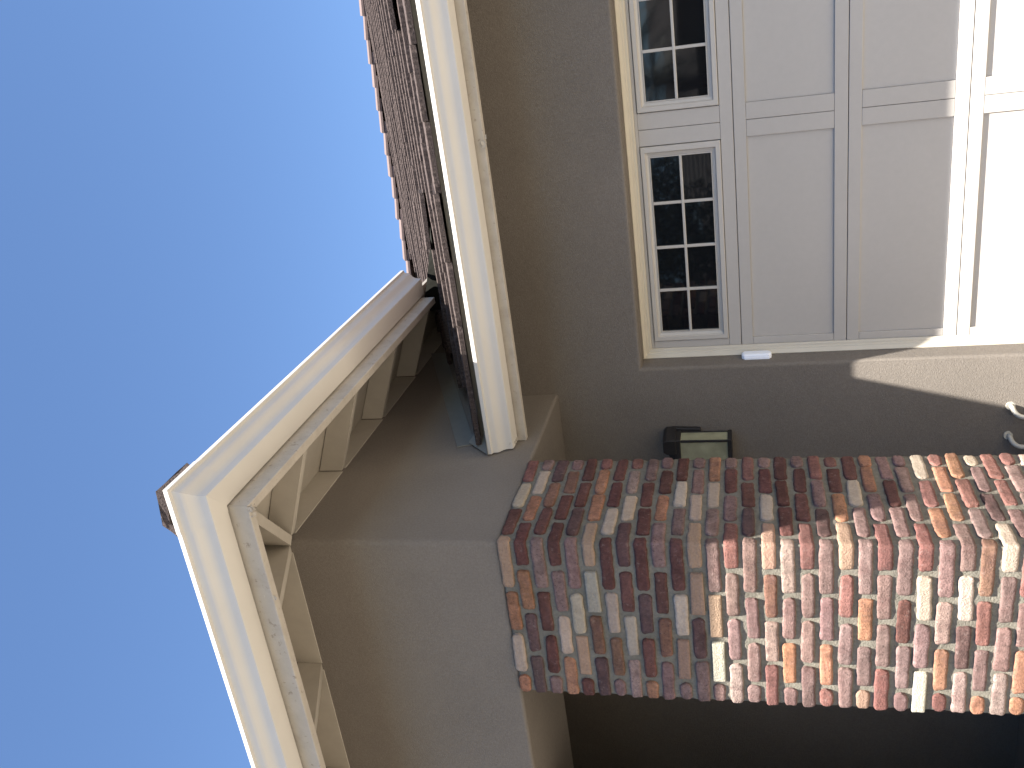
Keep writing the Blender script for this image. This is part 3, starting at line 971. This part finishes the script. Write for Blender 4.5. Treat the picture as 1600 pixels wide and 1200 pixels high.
loft(bm, rings)
obj('bracket', bm, M['lamp_metal'], lan, bevel=0.004)

# door sensor on the reveal
sen = thing('door_sensor', (-2.005, 4.935, EYE - 0.04), 'small white plastic door sensor stuck beside the garage door frame', 'sensor')
def sensor():
    bm = bmesh.new()
    rings = []
    for x, i in ((-2.0455, 0.0), (-2.026, 0.0), (-2.019, 0.004), (-2.016, 0.010)):
        y0, y1, z0, z1 = 4.935 + i, 4.995 - i, -0.124 + i, 0.037 - i
        c = 0.012
        rings.append([(x, y0 + c, z0), (x, y1 - c, z0), (x, y1, z0 + c), (x, y1, z1 - c), (x, y1 - c, z1), (x, y0 + c, z1), (x, y0, z1 - c), (x, y0, z0 + c)])
    loft(bm, rings)
    obj('sensor_case', bm, M['plastic'], sen, bevel=0.002)
    boxo('sensor_foot', -2.0455, -2.034, 4.931, 4.935, -0.112, 0.022, M['plastic'], sen)
sensor()

# two stubbed-out pipes
def pipe(x, label):
    t = thing('wall_pipe', (x, WALL_Y - 0.05, 0), label, 'pipe', 'bent pipes on the garage wall')
    bm = bmesh.new()
    r = 0.013
    pts = [(x + 0.030, WALL_Y + 0.002, -1.335), (x + 0.022, WALL_Y - 0.015, -1.342)]
    cx = Vector((x + 0.022, WALL_Y - 0.015, -1.342))
    for k in range(1, 9):
        a = k / 8 * math.pi / 2
        pts.append((x + 0.022 - 0.034 * math.sin(a) , WALL_Y - 0.015 - 0.045 * math.sin(a), -1.342 - 0.052 * (1 - math.cos(a))))
    e = pts[-1]
    pts += [(e[0] - 0.001, e[1], -1.45), (e[0] - 0.001, e[1], -1.60)]
    tube(bm, pts, r, 14)
    obj('pipe_run', bm, M['pipe'], t, smooth=True)
    bm = bmesh.new()
    tube(bm, [(x + 0.031, WALL_Y - 0.004, -1.334), (x + 0.030, WALL_Y + 0.003, -1.333)], 0.024, 16)
    obj('escutcheon', bm, M['pipe'], t)
pipe(-2.370, 'off-white bent pipe in the sun at the edge of the shadow on the garage wall')
pipe(-2.545, 'off-white bent pipe in full shade beside the brick column')

# ------------------------------------------------------------------ across the street (seen in the window glass)
nb = thing('neighbour_house', (-2, -26, 0), 'tan house across the street, seen mirrored in the garage windows', 'house')
bm = bmesh.new(); box(bm, -22, 9, -34, -24, 0, 2.9, up=False); obj('house_wall', bm, M['nwall'], nb)
bm = bmesh.new()
loft(bm, [[(x, -23.0, 2.75 - EYE), (x, -35.0, 2.75 - EYE), (x, -29.0, 4.3 - EYE)] for x in (-23, 10)])
obj('house_roof', bm, M['nroof'], nb)
for x in (-17, -4.2, 3.5):
    bm = bmesh.new(); box(bm, x, x + 1.6, -23.99, -23.95, 0.9, 2.1, up=False); obj('window', bm, M['glass'], nb)
fn = thing('slatted_screen', (-7, -13, 0), 'pale slatted screen behind a tree, mirrored in the garage windows', 'screen')
for k in range(22):
    z0_ = 0.05 + 0.115 * k
    boxo('slat', -7.9, -4.4, -15.55, -15.52, z0_, z0_ + 0.07, M['slat'], fn)
for x in (-7.88, -6.2, -4.46):
    boxo('post', x, x + 0.06, -15.60, -15.56, -EYE + 0.01, 2.6, M['slat'], fn)

def leafy(bm, c, rad, n, size, rs):
    for _ in range(n):
        d = Vector((rs.gauss(0, 1), rs.gauss(0, 1), rs.gauss(0, 1))).normalized()
        r = rad * (rs.random() ** 0.4)
        k = 1 + 0.35 * noise.noise(Vector(c) + d * 2.3)
        p = Vector(c) + Vector((d.x * r * k, d.y * r * k, d.z * r * 0.8 * k))
        a = Vector((rs.uniform(-1, 1), rs.uniform(-1, 1), rs.uniform(-1, 1))).normalized() * size
        b = a.orthogonal().normalized() * size * 0.45
        bm.faces.new([bm.verts.new(p - a), bm.verts.new(p + b), bm.verts.new(p + a), bm.verts.new(p - b)])
def tree(x, y, h, rad, label, seed, group='trees across the street'):
    rs = random.Random(seed)
    t = thing('leafy_tree', (x, y, 0), label, 'tree', group)
    bm = bmesh.new()
    tube(bm, [(x, y, -EYE), (x + .1, y, -EYE + h * .3), (x - .05, y + .1, -EYE + h * .75)], [0.16, 0.12, 0.05], 10)
    for k in range(6):
        a = k * 1.05 + rs.random(); z0 = -EYE + h * (0.28 + 0.06 * k)
        tube(bm, [(x, y, z0), (x + math.cos(a) * rad * .4, y + math.sin(a) * rad * .4, z0 + .5), (x + math.cos(a) * rad * .8, y + math.sin(a) * rad * .8, z0 + 1.0)], [0.06, 0.04, 0.015], 6)
    obj('trunk', bm, M['bark'], t)
    bm = bmesh.new()
    for k in range(14):
        a = rs.uniform(0, 6.28); q = rad * rs.uniform(0.2, 0.8)
        leafy(bm, (x + math.cos(a) * q, y + math.sin(a) * q, h * rs.uniform(0.45, 0.9)), rad * 0.45, 700, 0.075, rs)
    obj('crown', bm, M['leaf'], t, recalc=False)
tree(-6.3, -12.2, 5.4, 2.7, 'dark leafy tree across the street, mirrored in the garage window panes', 1)
tree(-11.5, -17.0, 6.0, 2.6, 'taller leafy tree on the far side of the street', 2)
pt = thing('palm_tree', (-2.7, -16.5, 0), 'palm tree across the street, mirrored in the upper window pane', 'palm tree')
bm = bmesh.new()
tube(bm, [(-2.7, -16.5, -EYE), (-2.65, -16.5, 0.5), (-2.7, -16.45, 2.1)], [0.24, 0.19, 0.17], 12)
obj('trunk', bm, M['bark'], pt)
bm = bmesh.new()
rs = random.Random(9)
for k in range(26):
    a = k * 2.4; el = rs.uniform(-0.4, 1.1)
    p = Vector((-2.7, -16.45, 2.1 + EYE)); d = Vector((math.cos(a) * math.cos(el), math.sin(a) * math.cos(el), math.sin(el)))
    for s in range(14):
        q = p + d * 0.15; d = (d + Vector((0, 0, -0.085))).normalized()
        side = d.cross(Vector((0, 0, 1))).normalized()
        L_ = 0.5 * math.sin((s + 1.5) / 15.5 * math.pi) + 0.05
        for sg in (-1, 1):
            tip = (p + q) / 2 + side * sg * L_ + d * 0.25 + Vector((0, 0, -0.12))
            bm.faces.new([bm.verts.new(p), bm.verts.new(p + d * 0.05), bm.verts.new(tip)])
            bm.faces.new([bm.verts.new(p + d * 0.08), bm.verts.new(p + d * 0.12), bm.verts.new(tip + d * 0.08)])
        p = q
obj('fronds', bm, M['palm'], pt, recalc=False)
